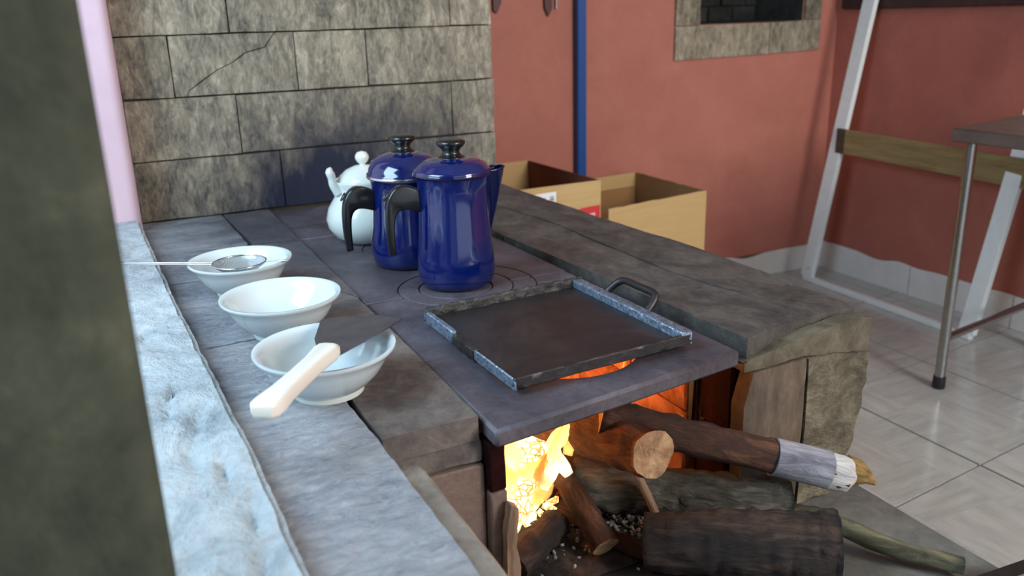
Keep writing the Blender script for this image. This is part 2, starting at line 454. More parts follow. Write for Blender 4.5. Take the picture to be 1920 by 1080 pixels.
def resample(pts, n):
    pts = [Vector(p) for p in pts]
    L = [0]
    for a, b in zip(pts, pts[1:]): L.append(L[-1] + (b - a).length)
    out = []
    for i in range(n):
        s = L[-1] * i / (n - 1)
        for k in range(len(pts) - 1):
            if s <= L[k + 1] + 1e-9:
                f = (s - L[k]) / max(1e-9, L[k + 1] - L[k]); break
        # catmull-rom
        p1, p2 = pts[k], pts[k + 1]
        p0 = pts[k - 1] if k > 0 else p1 * 2 - p2
        p3 = pts[k + 2] if k + 2 < len(pts) else p2 * 2 - p1
        out.append(0.5 * ((2 * p1) + (p2 - p0) * f + (2 * p0 - 5 * p1 + 4 * p2 - p3) * f * f + (-p0 + 3 * p1 - 3 * p2 + p3) * f ** 3))
    return out

# =================================================================== THE SETTING
fl = box('floor', -2.2, 3.1, -2.2, 3.0, -0.06, -0.006, M['grout']); tag(fl, kind='structure')
def clip(poly, axis, lim, keep_less):
    out = []
    for i in range(len(poly)):
        a, b = poly[i], poly[(i + 1) % len(poly)]
        ia = (a[axis] <= lim) == keep_less or a[axis] == lim; ib = (b[axis] <= lim) == keep_less or b[axis] == lim
        if ia: out.append(a)
        if ia != ib:
            f = (lim - a[axis]) / (b[axis] - a[axis])
            out.append((a[0] + f * (b[0] - a[0]), a[1] + f * (b[1] - a[1])))
    return out
g = 0.0035
SH = 0.11
for i in range(-6, 3):
    for j in range(-5, 5):
        x0 = 1.932 + 0.45 * i; x1 = x0 + 0.45
        y0 = 1.262 + 0.50 * j; y1 = y0 + 0.50
        if x1 < 1.0 and y0 > -0.3 and x0 > -0.7: continue
        sh = lambda x, y: y + SH * (x - 1.932)
        P = [(x0 + g, sh(x0, y0) + g), (x1 - g, sh(x1, y0) + g), (x1 - g, sh(x1, y1) - g), (x0 + g, sh(x0, y1) - g)]
        P = clip(P, 0, 2.918, True); P = clip(P, 1, 2.838, True) if P else P
        if len(P) < 3: continue
        ar = abs(sum(P[k][0] * P[(k + 1) % len(P)][1] - P[(k + 1) % len(P)][0] * P[k][1] for k in range(len(P)))) / 2
        if ar < 0.004: continue
        prism('tile', P, -0.006, 0.0, M['tile'], fl, smooth=None)

# back wall (red) with a niche opening
bm = bmesh.new()
Yb = 2.84
NX0, NX1, NZ0, NZ1 = 2.189, 2.725, 1.092, 1.55
for (a, b, c, d) in ((-0.3, NX0, 0, 2.6), (NX1, 3.05, 0, 2.6), (NX0, NX1, 0, NZ0), (NX0, NX1, NZ1, 2.6)):
    box_bm(a, b, Yb, Yb + 0.12, c, d, bm=bm)
bmesh.ops.remove_doubles(bm, verts=bm.verts, dist=1e-4)
wb = link('wall_back', bm, M['red']); tag(wb, kind='structure')
wr = box('wall_right', 2.92, 3.04, -2.2, 2.84, 0, 2.6, M['red_shaded']); tag(wr, kind='structure')
wf = bmesh.new()
for (a, b, c, d) in ((-2.2, -1.0, 0, 2.6), (-1.0, 3.04, 2.45, 2.6), (2.9, 3.04, 0, 2.45)):
    box_bm(a, b, -2.32, -2.2, c, d, bm=wf)
tag(link('wall_front', wf, M['red_shaded']), kind='structure')
tag(box('ceiling', -2.2, 3.04, -2.32, 2.96, 2.6, 2.7, M['ceiling']), kind='structure')
# left wall: near jamb (dark cement), opening over the ledge, far jamb in pink plaster
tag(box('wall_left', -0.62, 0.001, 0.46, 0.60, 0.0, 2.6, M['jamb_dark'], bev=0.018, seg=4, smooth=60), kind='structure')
tag(box('wall_left_rear', -0.32, 0.058, 2.06, 2.84, 0.0, 2.6, M['pink'], bev=0.022, seg=4, smooth=60), kind='structure')
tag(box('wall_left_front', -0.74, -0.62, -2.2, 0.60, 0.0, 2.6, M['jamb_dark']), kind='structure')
# rubble ledge below the opening
bm = prism_bm([(-0.035, 0.2), (0.100, 0.2), (0.097, 0.6), (0.094, 0.8), (0.083, 1.07), (0.068, 1.46), (0.054, 2.0), (0.053, 2.058), (-0.035, 2.058)], 0.0, 0.732, 'z')
bmesh.ops.bevel(bm, geom=[e for e in bm.edges if e.verts[0].co.z > 0.7 and e.verts[1].co.z > 0.7], offset=0.007, segments=2, affect='EDGES')
roughen(bm, 0.0095, 0.006, 22, 1, .5)
for (nx, ny, ax_, ay_, dp) in ((.048, .93, .012, .03, .009), (.030, 1.02, .02, .012, .008), (.022, .98, .006, .03, .01), (.060, .80, .007, .035, .01), (.072, .70, .008, .03, .009), (.035, .84, .01, .05, .006),
                               (.012, 1.25, .006, .04, .009), (.066, .62, .01, .03, .009), (.02, 1.75, .012, .03, .008), (.045, 1.45, .012, .02, .005), (.080, .58, .006, .04, .008), (.05, .58, .01, .02, .01)):
    for v in bm.verts:
        if v.co.z > .70:
            u_ = (v.co.x - nx) / ax_; w_ = (v.co.y - ny - (v.co.x - nx) * 1.2) / ay_
            v.co.z -= dp * math.exp(-(u_ * u_ + w_ * w_) * 1.4)
for v in bm.verts:
    if v.co.y > 2.04: v.co.y = 2.058
sill = link('trim_1', bm, M['ledge'], None, 60); tag(sill, kind='structure')
sill['label'] = 'rough whitewashed rubble ledge along the left of the stove'
# stone-clad chimney wall
wc = box('wall_center', 0.058, 0.985, 2.185, 2.84, 0.0, 2.6, M['joint_clad']); tag(wc, kind='structure')
random.seed(11)
rows = [(0.702, 0.841, [0.40, 0.735]), (0.845, 0.984, [0.309, 0.866]), (0.988, 1.124, [0.174, 0.462, 0.641]), (1.128, 1.268, [0.313, 0.871]),
        (1.272, 1.41, [0.22, 0.6]), (1.414, 1.55, [0.4, 0.8]), (1.554, 1.69, [0.25, 0.55]), (1.694, 1.83, [0.4, 0.8]), (1.834, 1.97, [0.25, 0.6]), (1.974, 2.11, [0.35, 0.8]), (2.114, 2.25, [0.2, 0.6]), (2.254, 2.40, [0.4, 0.8]), (2.404, 2.598, [0.3, 0.7])]
for r, (z0, z1, js) in enumerate(rows):
    xs = [0.06] + js + [0.99]
    for a, b in zip(xs, xs[1:]):
        j = 0.0018
        dz = 0.0015
        P = [(a + j, z0 + random.uniform(-dz, dz)), ((a + b) / 2, z0 + random.uniform(-dz, dz)), (b - j, z0 + random.uniform(-dz, dz)),
             (b - j + random.uniform(-.001, .001), z1 + random.uniform(-dz, dz)), ((a + b) / 2, z1 + random.uniform(-dz, dz)), (a + j + random.uniform(-.001, .001), z1 + random.uniform(-dz, dz))]
        f = 2.17 + random.uniform(-0.002, 0.003)
        if r == 2 and abs(a - 0.174) < 0.01:
            # slab split by a diagonal crack
            P1 = [(a + j, z0), (a + j, z1), (0.415, z1), (0.39, 1.092), (0.345, 1.082), (0.31, 1.06), (0.275, 1.045), (0.235, 1.02), (0.205, 1.0), (0.2, z0)]
            P2 = [(0.2015, z0), (0.2065, 0.999), (0.236, 1.0185), (0.276, 1.0435), (0.311, 1.0585), (0.346, 1.0805), (0.391, 1.0905), (0.417, z1), (b - j, z1), (b - j, z0)]
            for Q, ff in ((P1, f), (P2, f + 0.002)):
                prism('stone', Q, ff, 2.20, M['clad'], wc, 'y', rough=(0.04, 0.003, 14, r))
            continue
        prism('stone', P, f, 2.20, M['clad'], wc, 'y', rough=(0.04, 0.003, 14, r + a))
# returns of the cladding on the side of the chimney wall
for r, (z0, z1, js) in enumerate(rows):
    box('stone', 0.985, 0.9995, 2.202, 2.45, z0, z1, M['clad'], wc, 0.002)
    box('stone', 0.985, 0.9995, 2.455, 2.835, z0, z1, M['clad'], wc, 0.002)

# niche in the back wall, framed in granite
nf = Yb - 0.012
niche = box('wall_niche', NX0 - 0.03, NX1 + 0.03, Yb + 0.30, Yb + 0.36, NZ0 - 0.05, NZ1 + 0.05, M['joint']); tag(niche, kind='structure')
bm = bmesh.new()
box_bm(NX0 - 0.03, NX0, Yb + 0.125, Yb + 0.31, NZ0 - 0.05, NZ1 + 0.05, bm=bm); box_bm(NX1, NX1 + 0.03, Yb + 0.1, Yb + 0.31, NZ0 - 0.05, NZ1 + 0.05, bm=bm)
box_bm(NX0, NX1, Yb + 0.1, Yb + 0.31, NZ0 - 0.05, NZ0, bm=bm); box_bm(NX0, NX1, Yb + 0.1, Yb + 0.31, NZ1, NZ1 + 0.05, bm=bm)
box_bm(NX0 + .0005, NX0 + .006, Yb + .001, Yb + .30, NZ0, NZ1, bm=bm); box_bm(NX1 - .006, NX1 - .0005, Yb + .001, Yb + .30, NZ0, NZ1, bm=bm)
box_bm(NX0, NX1, Yb + .001, Yb + .30, NZ0 + .0005, NZ0 + .004, bm=bm); box_bm(NX0, NX1, Yb + .001, Yb + .30, NZ1 - .004, NZ1 - .0005, bm=bm)
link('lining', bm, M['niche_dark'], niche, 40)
for P in ([(2.072, .962), (2.54, .968), (2.54, 1.09), (2.072, 1.088)], [(2.544, .968), (2.815, .975), (2.815, 1.098), (2.544, 1.09)],
          [(2.072, 1.092), (2.187, 1.092), (2.187, 1.552), (2.072, 1.552)], [(2.728, 1.10), (2.815, 1.10), (2.815, 1.552), (2.728, 1.552)],
          [(2.072, 1.556), (2.45, 1.556), (2.45, 1.67), (2.072, 1.67)], [(2.454, 1.556), (2.815, 1.556), (2.815, 1.67), (2.454, 1.67)]):
    prism('stone', P, nf, Yb + 0.02 if False else Yb - 0.0005, M['niche_stone'], niche, 'y', rough=(0.05, 0.0015, 14, 2))
random.seed(5)
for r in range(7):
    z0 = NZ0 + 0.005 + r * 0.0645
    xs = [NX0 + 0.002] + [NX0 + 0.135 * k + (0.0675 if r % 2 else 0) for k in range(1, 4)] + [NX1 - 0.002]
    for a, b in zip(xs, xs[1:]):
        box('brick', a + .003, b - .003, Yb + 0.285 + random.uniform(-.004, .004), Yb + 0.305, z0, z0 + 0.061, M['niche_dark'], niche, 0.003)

# skirting tiles with a ragged painted top edge
random.seed(9)
bb = box('baseboard_back', 1.0, 2.92, Yb - 0.004, Yb - 0.0005, 0.0, 0.105, M['grout']); tag(bb, kind='structure')
def ragged(name, par, axis, segs, a0, a1, h):
    for (s, e) in segs:
        n = max(3, int((e - s) / 0.03)); top = []
        for k in range(n + 1):
            x = s + (e - s) * k / n
            d = 0.004 * noise.noise(Vector((x * 9, 0, 1))) + 0.018 * max(0, noise.noise(Vector((x * 4.2, 3, 1))) - 0.1)
            top.append((x, h - d * 1.6))
        prism(name, [(s, 0.001)] + top + [(e, 0.001)], a0, a1, M['base_tile'], par, axis)
ragged('tile', bb, 'y', [(1.002, 1.42), (1.424, 1.87), (1.874, 2.32), (2.324, 2.91)], Yb - 0.010, Yb - 0.004, 0.11)
br = box('baseboard_right', 2.9165, 2.9195, -2.2, 2.83, 0.0, 0.105, M['grout']); tag(br, kind='structure')
ragged('tile', br, 'x', [(-0.39, 0.07), (0.074, 0.52), (0.524, 0.97), (0.974, 1.43), (1.434, 1.87), (1.874, 2.32), (2.324, 2.83)], 2.910, 2.9165, 0.125)
# dark rail on the right wall
tag(box('trim_2', 2.895, 2.9195, -2.1, 2.80, 1.135, 1.20, M['wood_dark'], bev=0.003), kind='structure')

# blue square pipe on the back wall
pp = box('blue_pipe', 1.622, 1.660, Yb - 0.034, Yb - 0.001, 0.0, 2.598, M['pipe'], bev=0.003, smooth=30)
tag(pp, 'tall square pipe painted blue, running up the red back wall', 'pipe')

# =================================================================== THE STOVE
st = thing('wood_stove', (0.55, 1.5, 0.0), 'masonry wood-fired stove with a dark iron cooktop and an open fire mouth', 'stove')
# plinth and masonry cores
box('plinth', 0.112, 1.03, 0.26, 2.168, 0.0, 0.405, M['platform'], st, 0.006, rough=(0.08, 0.004, 9, 4))
box('masonry_core', 0.112, 0.365, 0.865, 2.168, 0.405, 0.668, M['mortar'], st)
box('masonry_core', 0.80, 1.0, 0.895, 2.168, 0.405, 0.668, M['mortar'], st)
box('masonry_core', 0.365, 0.80, 1.95, 2.168, 0.405, 0.668, M['mortar'], st)
box('side_masonry', 0.113, 0.281, 0.262, 0.862, 0.405, 0.655, M['mortar'], st, 0.008, rough=(0.03, 0.003, 18, 5))

# granite/slate slabs of the top
def slab(P, z0, z1, mat, seed, amp=0.004, me=0.022, name='stone_slab', sc=14):
    prism(name, P, z0, z1, M[mat], st, 'z', rough=(me, amp, sc, seed, .25), smooth=50)
slab([(.242, .24), (.232, .55), (.228, .834), (.224, .94), (.223, 1.235), (.06, 1.23), (.06, .24)], .668, .701, 'slab', 1, 0.004, 0.010, sc=38)
slab([(.05, 1.239), (.223, 1.243), (.223, 1.60), (.05, 1.597)], .668, .700, 'slab', 2, 0.004, 0.012, sc=38)
slab([(.05, 1.603), (.223, 1.606), (.226, 1.80), (.15, 1.835), (.05, 1.84)], .668, .700, 'slab', 3, 0.004)
slab([(.045, 1.846), (.152, 1.841), (.228, 1.806), (.25, 1.83), (.24, 2.166), (.062, 2.166), (.045, 2.05)], .668, .700, 'slab', 4, 0.004)
slab([(.233, .842), (.352, .846), (.354, 1.10), (.352, 1.352), (.334, 1.405), (.228, 1.39)], .668, .7, 'slab_brown', 5, 0.003)
slab([(.228, 1.397), (.336, 1.412), (.355, 1.36), (.355, 1.80), (.258, 1.822), (.230, 1.80)], .668, .7, 'slab_brown', 6, 0.003)
slab([(.260, 1.829), (.355, 1.806), (.354, 2.166), (.246, 2.166)], .668, .7, 'slab_brown', 7, 0.003)
# right-hand slabs
slab([(.742, 1.61), (.884, 1.625), (.857, 1.862), (.862, 2.166), (.738, 2.166)], .672, .703, 'slab_dark', 8, 0.003)
slab([(.868, 2.166), (.863, 1.862), (.890, 1.63), (.887, 1.50), (.888, 1.215), (.903, 1.103), (.917, 1.044), (.99, 1.041), (1.024, 1.046), (1.028, 1.30), (1.0, 1.68), (.985, 2.166)], .672, .703, 'slab_dark', 9, 0.003)
slab([(.743, 1.604), (.884, 1.618), (.881, 1.50), (.881, 1.213), (.896, 1.101), (.912, 1.038), (.99, 1.035), (1.022, 1.039), (1.020, .905), (.93, .905), (.84, .893), (.784, .878), (.776, 1.05)], .672, .703, 'slab_dark', 10, 0.003)
# mortar bed seen inside the joints
box('mortar_bed', .11, .358, .87, 2.166, .6685, .688, M['joint'], st)
box('mortar_bed', .79, .99, .915, 2.166, .6685, .692, M['joint'], st)

# iron cooktop: front plate with a round opening, middle, back; two rings
def disc_cut(o, cx, cy, r):
    bm = bmesh.new(); lathe_bm([(0, -.05), (r, -.05), (r, .05), (0, .05)], cx, cy, .68, 64, bm)
    bmesh.ops.recalc_face_normals(bm, faces=bm.faces)
    me = bpy.data.meshes.new('cutter'); bm.to_mesh(me); bm.free()
    c = bpy.data.objects.new('cutter', me); COL.objects.link(c)
    md = o.modifiers.new('cut', 'BOOLEAN'); md.object = c; md.operation = 'DIFFERENCE'; md.solver = 'EXACT'
    bpy.context.view_layer.update()
    dg = bpy.context.evaluated_depsgraph_get()
    m2 = bpy.data.meshes.new_from_object(o.evaluated_get(dg))
    o.modifiers.clear(); o.data = m2
    bpy.data.objects.remove(c)
BC = (.529, 1.35)
p1 = prism('cooktop_plate', [(.359, .812), (.56, .838), (.764, .868), (.747, 1.335), (.361, 1.335)], .668, .692, M['plate'], st, bev=0.0045)
p2 = prism('cooktop_plate', [(.361, 1.3385), (.7465, 1.3385), (.735, 1.84), (.361, 1.84)], .668, .692, M['plate'], st, bev=0.0015)
p3 = prism('cooktop_plate', [(.361, 1.8435), (.735, 1.8435), (.731, 2.166), (.360, 2.166)], .668, .692, M['plate'], st, bev=0.0015)
disc_cut(p1, BC[0], BC[1], .1035); disc_cut(p2, BC[0], BC[1], .1035)
disc_cut(p1, .552, 1.0, .108)
disc_cut(p2, .55, 1.66, .098)
def annulus(r0, r1, z0, z1, c):
    return lathe_bm([(r0, z0), (r0, z1 - .001), (r0 + .001, z1), (r1 - .001, z1), (r1, z1 - .001), (r1, z0), (r0, z0)], c[0], c[1], 0, 64)
for c in (BC, (.55, 1.66)):
    k = .1035 if c == BC else .098
    link('burner_ring', annulus(.066, k - .0022, .672, .692, c), M['plate'], st, 40)
    link('burner_ring', annulus(.0001, .0638, .672, .6918, c), M['plate'], st, 40)
# shallow casting groove round the burner (raised welt)
bm = bmesh.new()
pts = [(BC[0] + .018 + .128 * math.cos(a), BC[1] + .128 * math.sin(a), .6915) for a in [(-62 + 7 * k) * PI / 180 for k in range(22)]]
tube_bm(pts, .0016, 6, bm); link('casting_welt', bm, M['iron'], st, 60)

box('light_leak_strip', .742, .802, .885, 1.93, .6645, .6678, M['soot_shade_brick'], st)  # unseen strip added to stop firelight leaking beside the cooktop
# left front face
box('front_panel', .2405, .3555, .842, .864, .407, .636, M['panel'], st, .002, rough=(.04, .0015, 12, 3))
box('mortar_band', .245, .356, .848, .866, .638, .666, M['slab_brown'], st, .002, rough=(.015, .004, 30, 3))
box('jamb_brick', .3575, .379, .83, .90, .407, .60, M['panel'], st, .002, rough=(.02, .002, 30, 6))
box('jamb_brick', .3575, .379, .83, .90, .602, .666, M['soot_shade_brick'], st, .002, rough=(.02, .002, 30, 7))
# right front pier
prism('pier_stone', [(.779, .41), (.888, .41), (.892, .54), (.890, .655), (.79, .652), (.776, .6)], .868, .895, M['pier_smooth'], st, 'y', rough=(.02, .003, 16, 8))
prism('pier_stone', [(.892, .41), (.955, .41), (.993, .47), (1.013, .565), (1.016, .64), (.95, .65), (.893, .654), (.896, .54)], .866, .897, M['pier'], st, 'y', rough=(.018, .009, 24, 9))
prism('mortar_band', [(.776, .654), (.89, .656), (1.017, .642), (1.022, .694), (.98, .6985), (.88, .688), (.79, .672), (.776, .668)], .872, .9, M['olive'], st, 'y', rough=(.018, .005, 24, 9))
prism('side_stone', [(.90, .41), (1.40, .41), (1.40, .668), (.90, .668)], .985, 1.012, M['pier'], st, 'x', rough=(.05, .006, 18, 9))
prism('side_stone', [(1.405, .41), (2.165, .41), (2.165, .668), (1.405, .668)], .985, 1.008, M['pier'], st, 'x', rough=(.05, .006, 18, 9))

# firebox lining, brick by brick
random.seed(21)
def lining(xf, into, segs, zs, mats):
    for zi, (z0, z1) in enumerate(zs):
        for k, (y0, y1) in enumerate(segs):
            d = random.uniform(-.003, .004)
            x = xf + d
            box('brick', min(x, x + into), max(x, x + into), y0, y1, z0, z1, M[mats[min(k, len(mats) - 1)]], st, .004, rough=(.03, .004, 22, k + zi))
zs = [(.41, .537), (.54, .664)]
lining(.777, .022, [(.90, .972)], zs, ['soot_shade_brick'])
lining(.770, .028, [(.997, 1.155), (1.162, 1.33), (1.335, 1.52), (1.525, 1.72), (1.725, 1.93)], zs, ['firebrick'])
lining(.389, -.022, [(.905, 1.08), (1.085, 1.26), (1.265, 1.44), (1.445, 1.62), (1.625, 1.93)], zs, ['soot_shade_brick', 'firebrick'])
for z0, z1 in zs:
    for a, b in ((.392, .52), (.524, .65), (.654, .768)):
        box('brick', a, b, 1.90 + random.uniform(-.004, .004), 1.94, z0, z1, M['firebrick'], st, .004, rough=(.03, .004, 22, a * 9))
# dark strip standing in for the shade in the right lining's gap
prism('gap_shade', [(.974, .664), (.992, .664), (.986, .47), (.981, .47)], .770, .776, M['iron'], st, 'x', bev=.0008)
# iron bar along the front edge of the hearth
prism('edge_bar', [(.905, .585), (1.26, .56), (1.262, .588), (.906, .612)], .4065, .424, M['iron'], st, bev=.003)

# =================================================================== FIRE, LOGS
def log(name, pts, r0, r1, mats, label, n=30, seg=24, wob=.14, cat='log', rg=.05, group=None):
    P = resample(pts, n)
    R = [(r0 + (r1 - r0) * i / (n - 1)) * (1 + .06 * noise.noise(P[i] * 25)) for i in range(n)]
    ax = (P[-1] - P[0]).normalized()
    bm = bmesh.new()
    tube_bm([p - P[0] for p in P], R, seg, bm, cap=2, wob=wob, wscale=18)
    for v in bm.verts:   # bark ridges and dents
        k = v.co + P[0]; al = (v.co - ax * v.co.dot(ax)); kk = k * 70 - ax * (k.dot(ax) * 56)
        v.co += al * (rg * (noise.noise(kk) + .7 * noise.noise(kk * 2.1)))
    for f in [f for f in bm.faces if f.material_index == 1]:
        r = bmesh.ops.inset_individual(bm, faces=[f], thickness=min(r0, r1) * .3)
    for f in bm.faces:
        if len(f.verts) > 6: f.material_index = 1
    caps = [f for f in bm.faces if f.material_index == 1 or len(f.verts) > 6]
    r = bmesh.ops.triangulate(bm, faces=[f for f in bm.faces if len(f.verts) > 6])
    # align log axis to local Z so the bark runs lengthwise
    rot = ax.to_track_quat('Z', 'Y')
    bmesh.ops.transform(bm, matrix=rot.to_matrix().inverted().to_4x4(), verts=bm.verts)
    bmesh.ops.recalc_face_normals(bm, faces=bm.faces)
    me = bpy.data.meshes.new(name); bm.to_mesh(me); bm.free()
    for m in mats: me.materials.append(M[m])
    for p in me.polygons: p.use_smooth = p.material_index == 0
    o = bpy.data.objects.new(name, me); COL.objects.link(o)
    o.location = P[0]; o.rotation_mode = 'QUATERNION'; o.rotation_quaternion = rot
    WL[o.name] = P[0].copy()
    tag(o, label, cat, group)
    return o
log('log', [(.603, .845, .584), (.594, .93, .567), (.583, 1.05, .543), (.575, 1.16, .52)], .0345, .037, ['bark_red', 'wood_cut'], 'short thick log with a pale sawn end, lying across the fire')
L2 = log('log', [(.894, .78, .506), (.749, .855, .551), (.648, .908, .582), (.58, .945, .60)], .0235, .027, ['bark_brown', 'wood_yellow'], 'long pole sticking furthest out of the fire mouth, with a splintered white tip')
log('log', [(.553, .882, .432), (.549, .96, .472), (.543, 1.03, .507)], .0195, .0165, ['bark_brown', 'wood_cut'], 'short branch propped diagonally against the burning logs')
log('stick', [(.655, .888, .420), (.646, .905, .46), (.632, .925, .505)], .0065, .006, ['wood_splint', 'wood_cut'], 'thin pale stick slanting down below the sawn log end', 12, 10, cat='stick')
log('log', [(.792, .69, .462), (.70, .765, .460), (.596, .848, .448)], .055, .037, ['bark_dark', 'bark_dark'], 'fattest log, charred black, lying in front of the fire mouth', 40, 34, .12, rg=.10)
log('log', [(.845, .835, .444), (.74, .90, .452), (.58, 1.02, .455)], .032, .040, ['bark_grey', 'bark_grey'], 'grey-barked log under the long pole, behind the charred log', 40, 26, .16, rg=.10)
log('branch', [(.962, .628, .424), (.90, .70, .430), (.86, .78, .440), (.80, .87, .430)], .012, .017, ['bark_moss', 'wood_cut'], 'crooked mossy branch reaching the right edge of the hearth', 20, 12, .25, cat='branch')
log('stick', [(.64, .80, .418), (.58, .90, .424), (.55, 1.0, .432)], .011, .013, ['bark_brown', 'bark_brown'], 'brown stick on the ash in front of the grey-barked log', 14, 12, .2, cat='stick')
log('stick', [(.70, .955, .428), (.62, 1.0, .438), (.50, 1.06, .44)], .009, .011, ['ember_dim', 'ember_dim'], 'glowing red stick lying flat on the ash', 16, 12, .3, cat='stick')
log('log', [(.415, .905, .432), (.47, .935, .434), (.52, .965, .434)], .025, .022, ['bark_dark', 'bark_dark'], 'charred stub in the left corner of the fire mouth', 14, 16, .2)
log('log', [(.43, .985, .455), (.51, 1.04, .462), (.57, 1.14, .47)], .032, .034, ['ember', 'ember'], 'burning log glowing yellow with cracked embers', 20, 20, .2)
log('log', [(.44, 1.10, .52), (.55, 1.18, .53), (.62, 1.32, .53)], .024, .028, ['ember', 'ember'], 'burning log on top of the glowing pile', 18, 18, .2)
log('stick', [(.51, .985, .47), (.60, 1.02, .472), (.68, 1.08, .47)], .007, .009, ['ember_dim', 'ember_dim'], 'thin smouldering twig running under the sawn log', 14, 10, .3, cat='stick')
# peeled tip of the long pole (parts of that log)
def local_part(name, parent, bm, mat, smooth=40):
    mw = Matrix.Translation(parent.location) @ parent.rotation_quaternion.to_matrix().to_4x4()
    bmesh.ops.transform(bm, matrix=mw.inverted(), verts=bm.verts)
    bmesh.ops.recalc_face_normals(bm, faces=bm.faces)
    me = bpy.data.meshes.new(name); bm.to_mesh(me); bm.free(); me.materials.append(mat)
    for p in me.polygons: p.use_smooth = True
    try: me.set_sharp_from_angle(angle=math.radians(smooth))
    except Exception: pass
    o = bpy.data.objects.new(name, me); COL.objects.link(o); o.parent = parent
    return o
b0 = Vector((.894, .78, .506))
ax = (b0 - Vector((.749, .855, .551))).normalized()
o = local_part('bark_sleeve', L2, tube_bm([b0 - ax * .11, b0 - ax * .07, b0 - ax * .028], [.0275, .0275, .0277], 22, wob=.05), M['bark_silver']); o['label'] = 'silvery grey bark near the tip'
o = local_part('peeled_tip', L2, tube_bm([b0 - ax * .03, b0 - ax * .01, b0 + ax * .002, b0 + ax * .010], [.0268, .0272, .0238, .016], 16, wob=.25), M['wood_white']); o['label'] = 'peeled white wood at the tip'
bm = tube_bm([b0 + ax * .000 + Vector((.004, 0, .003)), b0 + ax * .016 + Vector((.006, 0, .002)), b0 + ax * .026 + Vector((.007, 0, -.001)), b0 + ax * .040 + Vector((.008, 0, -.008))], [.021, .0185, .011, .003], 11, wob=.4, wscale=60)
o = local_part('splinter', L2, bm, M['wood_yellow']); o['label'] = 'yellow-brown broken core'

# splintered board against the left jamb
bm = prism_bm([(.367, .408), (.385, .408), (.386, .50), (.382, .53), (.386, .582), (.376, .59), (.369, .55)], .812, .826, 'y')
roughen(bm, .015, .003, 60, 2)
tag(link('board', bm, M['wood_splint'], None, 40), 'short splintered pale board standing against the left jamb of the fire mouth', 'board')

# ash and embers
bm = bmesh.new()
random.seed(31)
for k in range(420):
    if k % 3: cx, cy, s = random.gauss(.645, .035), random.gauss(.955, .035), random.uniform(.002, .007)
    else: cx, cy, s = random.gauss(.50, .05), random.gauss(.985, .05), random.uniform(.002, .006)
    if cx < .40: continue
    m = Matrix.Translation((cx, cy, .411 + random.uniform(0, .012))) @ Matrix.Rotation(random.uniform(0, 6), 4, (random.random(), random.random(), 1)) @ Matrix.Diagonal((s, s * .7, s * .5, 1))
    bmesh.ops.create_icosphere(bm, subdivisions=1, radius=1, matrix=m)
tag(link('ash_flakes', bm, M['ash'], None), 'loose white and grey ash flakes on the hearth under the logs', 'ash', kind='stuff')
bm = bmesh.new()
N = 40
grid = [[bm.verts.new((.395 + .38 * i / N, .86 + .55 * j / N, .4065 + max(0, .018 * math.sin(PI * i / N) * math.sin(PI * min(1, j / N * 1.0)) + .008 * noise.noise(Vector((i * .35, j * .35, 0)))))) for j in range(N + 1)] for i in range(N + 1)]
for i in range(N):
    for j in range(N): bm.faces.new((grid[i][j], grid[i + 1][j], grid[i + 1][j + 1], grid[i][j + 1]))
tag(link('ash_bed', bm, M['charcoal'], None, 180), 'dark bed of ash and charcoal covering the firebox floor', 'ash', kind='stuff')
bm = bmesh.new()
for k in range(160):
    cx, cy = random.uniform(.41, .62), random.uniform(.97, 1.22); s = random.uniform(.006, .014)
    m = Matrix.Translation((cx, cy, .424 + random.uniform(0, .02))) @ Matrix.Rotation(random.uniform(0, 6), 4, (random.random(), random.random(), 1)) @ Matrix.Diagonal((s, s * .8, s * .6, 1))
    bmesh.ops.create_icosphere(bm, subdivisions=1, radius=1, matrix=m)
tag(link('embers', bm, M['ember'], None), 'bed of glowing yellow embers at the left of the firebox', 'embers', kind='stuff')

# flames: individual tongues
def flame(cx, cy, cz, h, r, lean, mat, seed):
    bm = bmesh.new(); n = 12; pts = []; R = []
    for i in range(n + 1):
        t = i / n
        pts.append((cx + lean[0] * t * t * h + .012 * math.sin(t * 7 + seed), cy + lean[1] * t * t * h + .010 * math.cos(t * 6 + seed * 2), cz + h * t))
        R.append(max(.0008, r * (math.sin(PI * min(1, (t * .85 + .18))) ** .9)))
    tube_bm(pts, R, 10, bm, wob=.35, wscale=14)
    return bm
fire = thing('fire', (.54, 1.12, .43), 'bright yellow and orange flames rising around the burning logs', 'flames', kind='stuff')
random.seed(17)
for (cx, cy, cz, h, r, lean, mt) in [
    (.44, 1.00, .43, .10, .022, (.2, .3), 'flame'), (.47, 1.05, .44, .13, .026, (.3, .4), 'flame'), (.50, 1.10, .46, .14, .024, (.5, .5), 'flame'),
    (.545, 1.12, .48, .13, .020, (.5, .6), 'flame'), (.57, 1.14, .50, .12, .016, (.6, .8), 'flame_edge'), (.42, 1.08, .45, .14, .024, (.3, .2), 'flame'),
    (.46, 1.14, .47, .15, .024, (.6, .4), 'flame_edge'), (.60, 1.18, .50, .12, .014, (.4, .9), 'flame_edge'), (.52, 1.18, .50, .13, .022, (.4, .6), 'flame'),
    (.49, 1.02, .45, .07, .018, (.6, .2), 'flame'), (.43, 1.18, .45, .16, .026, (.2, .6), 'flame'), (.56, 1.24, .50, .12, .02, (.2, .9), 'flame_edge'), (.41, .985, .43, .08, .014, (.1, .3), 'flame'),
    (.535, .985, .50, .10, .014, (.6, .2), 'flame'), (.56, .99, .53, .09, .012, (.9, .3), 'flame_edge'), (.51, .97, .49, .09, .012, (.4, .2), 'flame'), (.585, 1.0, .57, .07, .010, (1.2, .3), 'flame'), (.49, .965, .47, .08, .013, (.3, .1), 'flame_edge')]:
    link('flame_tongue', flame(cx, cy, cz, h, r, lean, mt, random.uniform(0, 6)), M[mt], fire, 180)
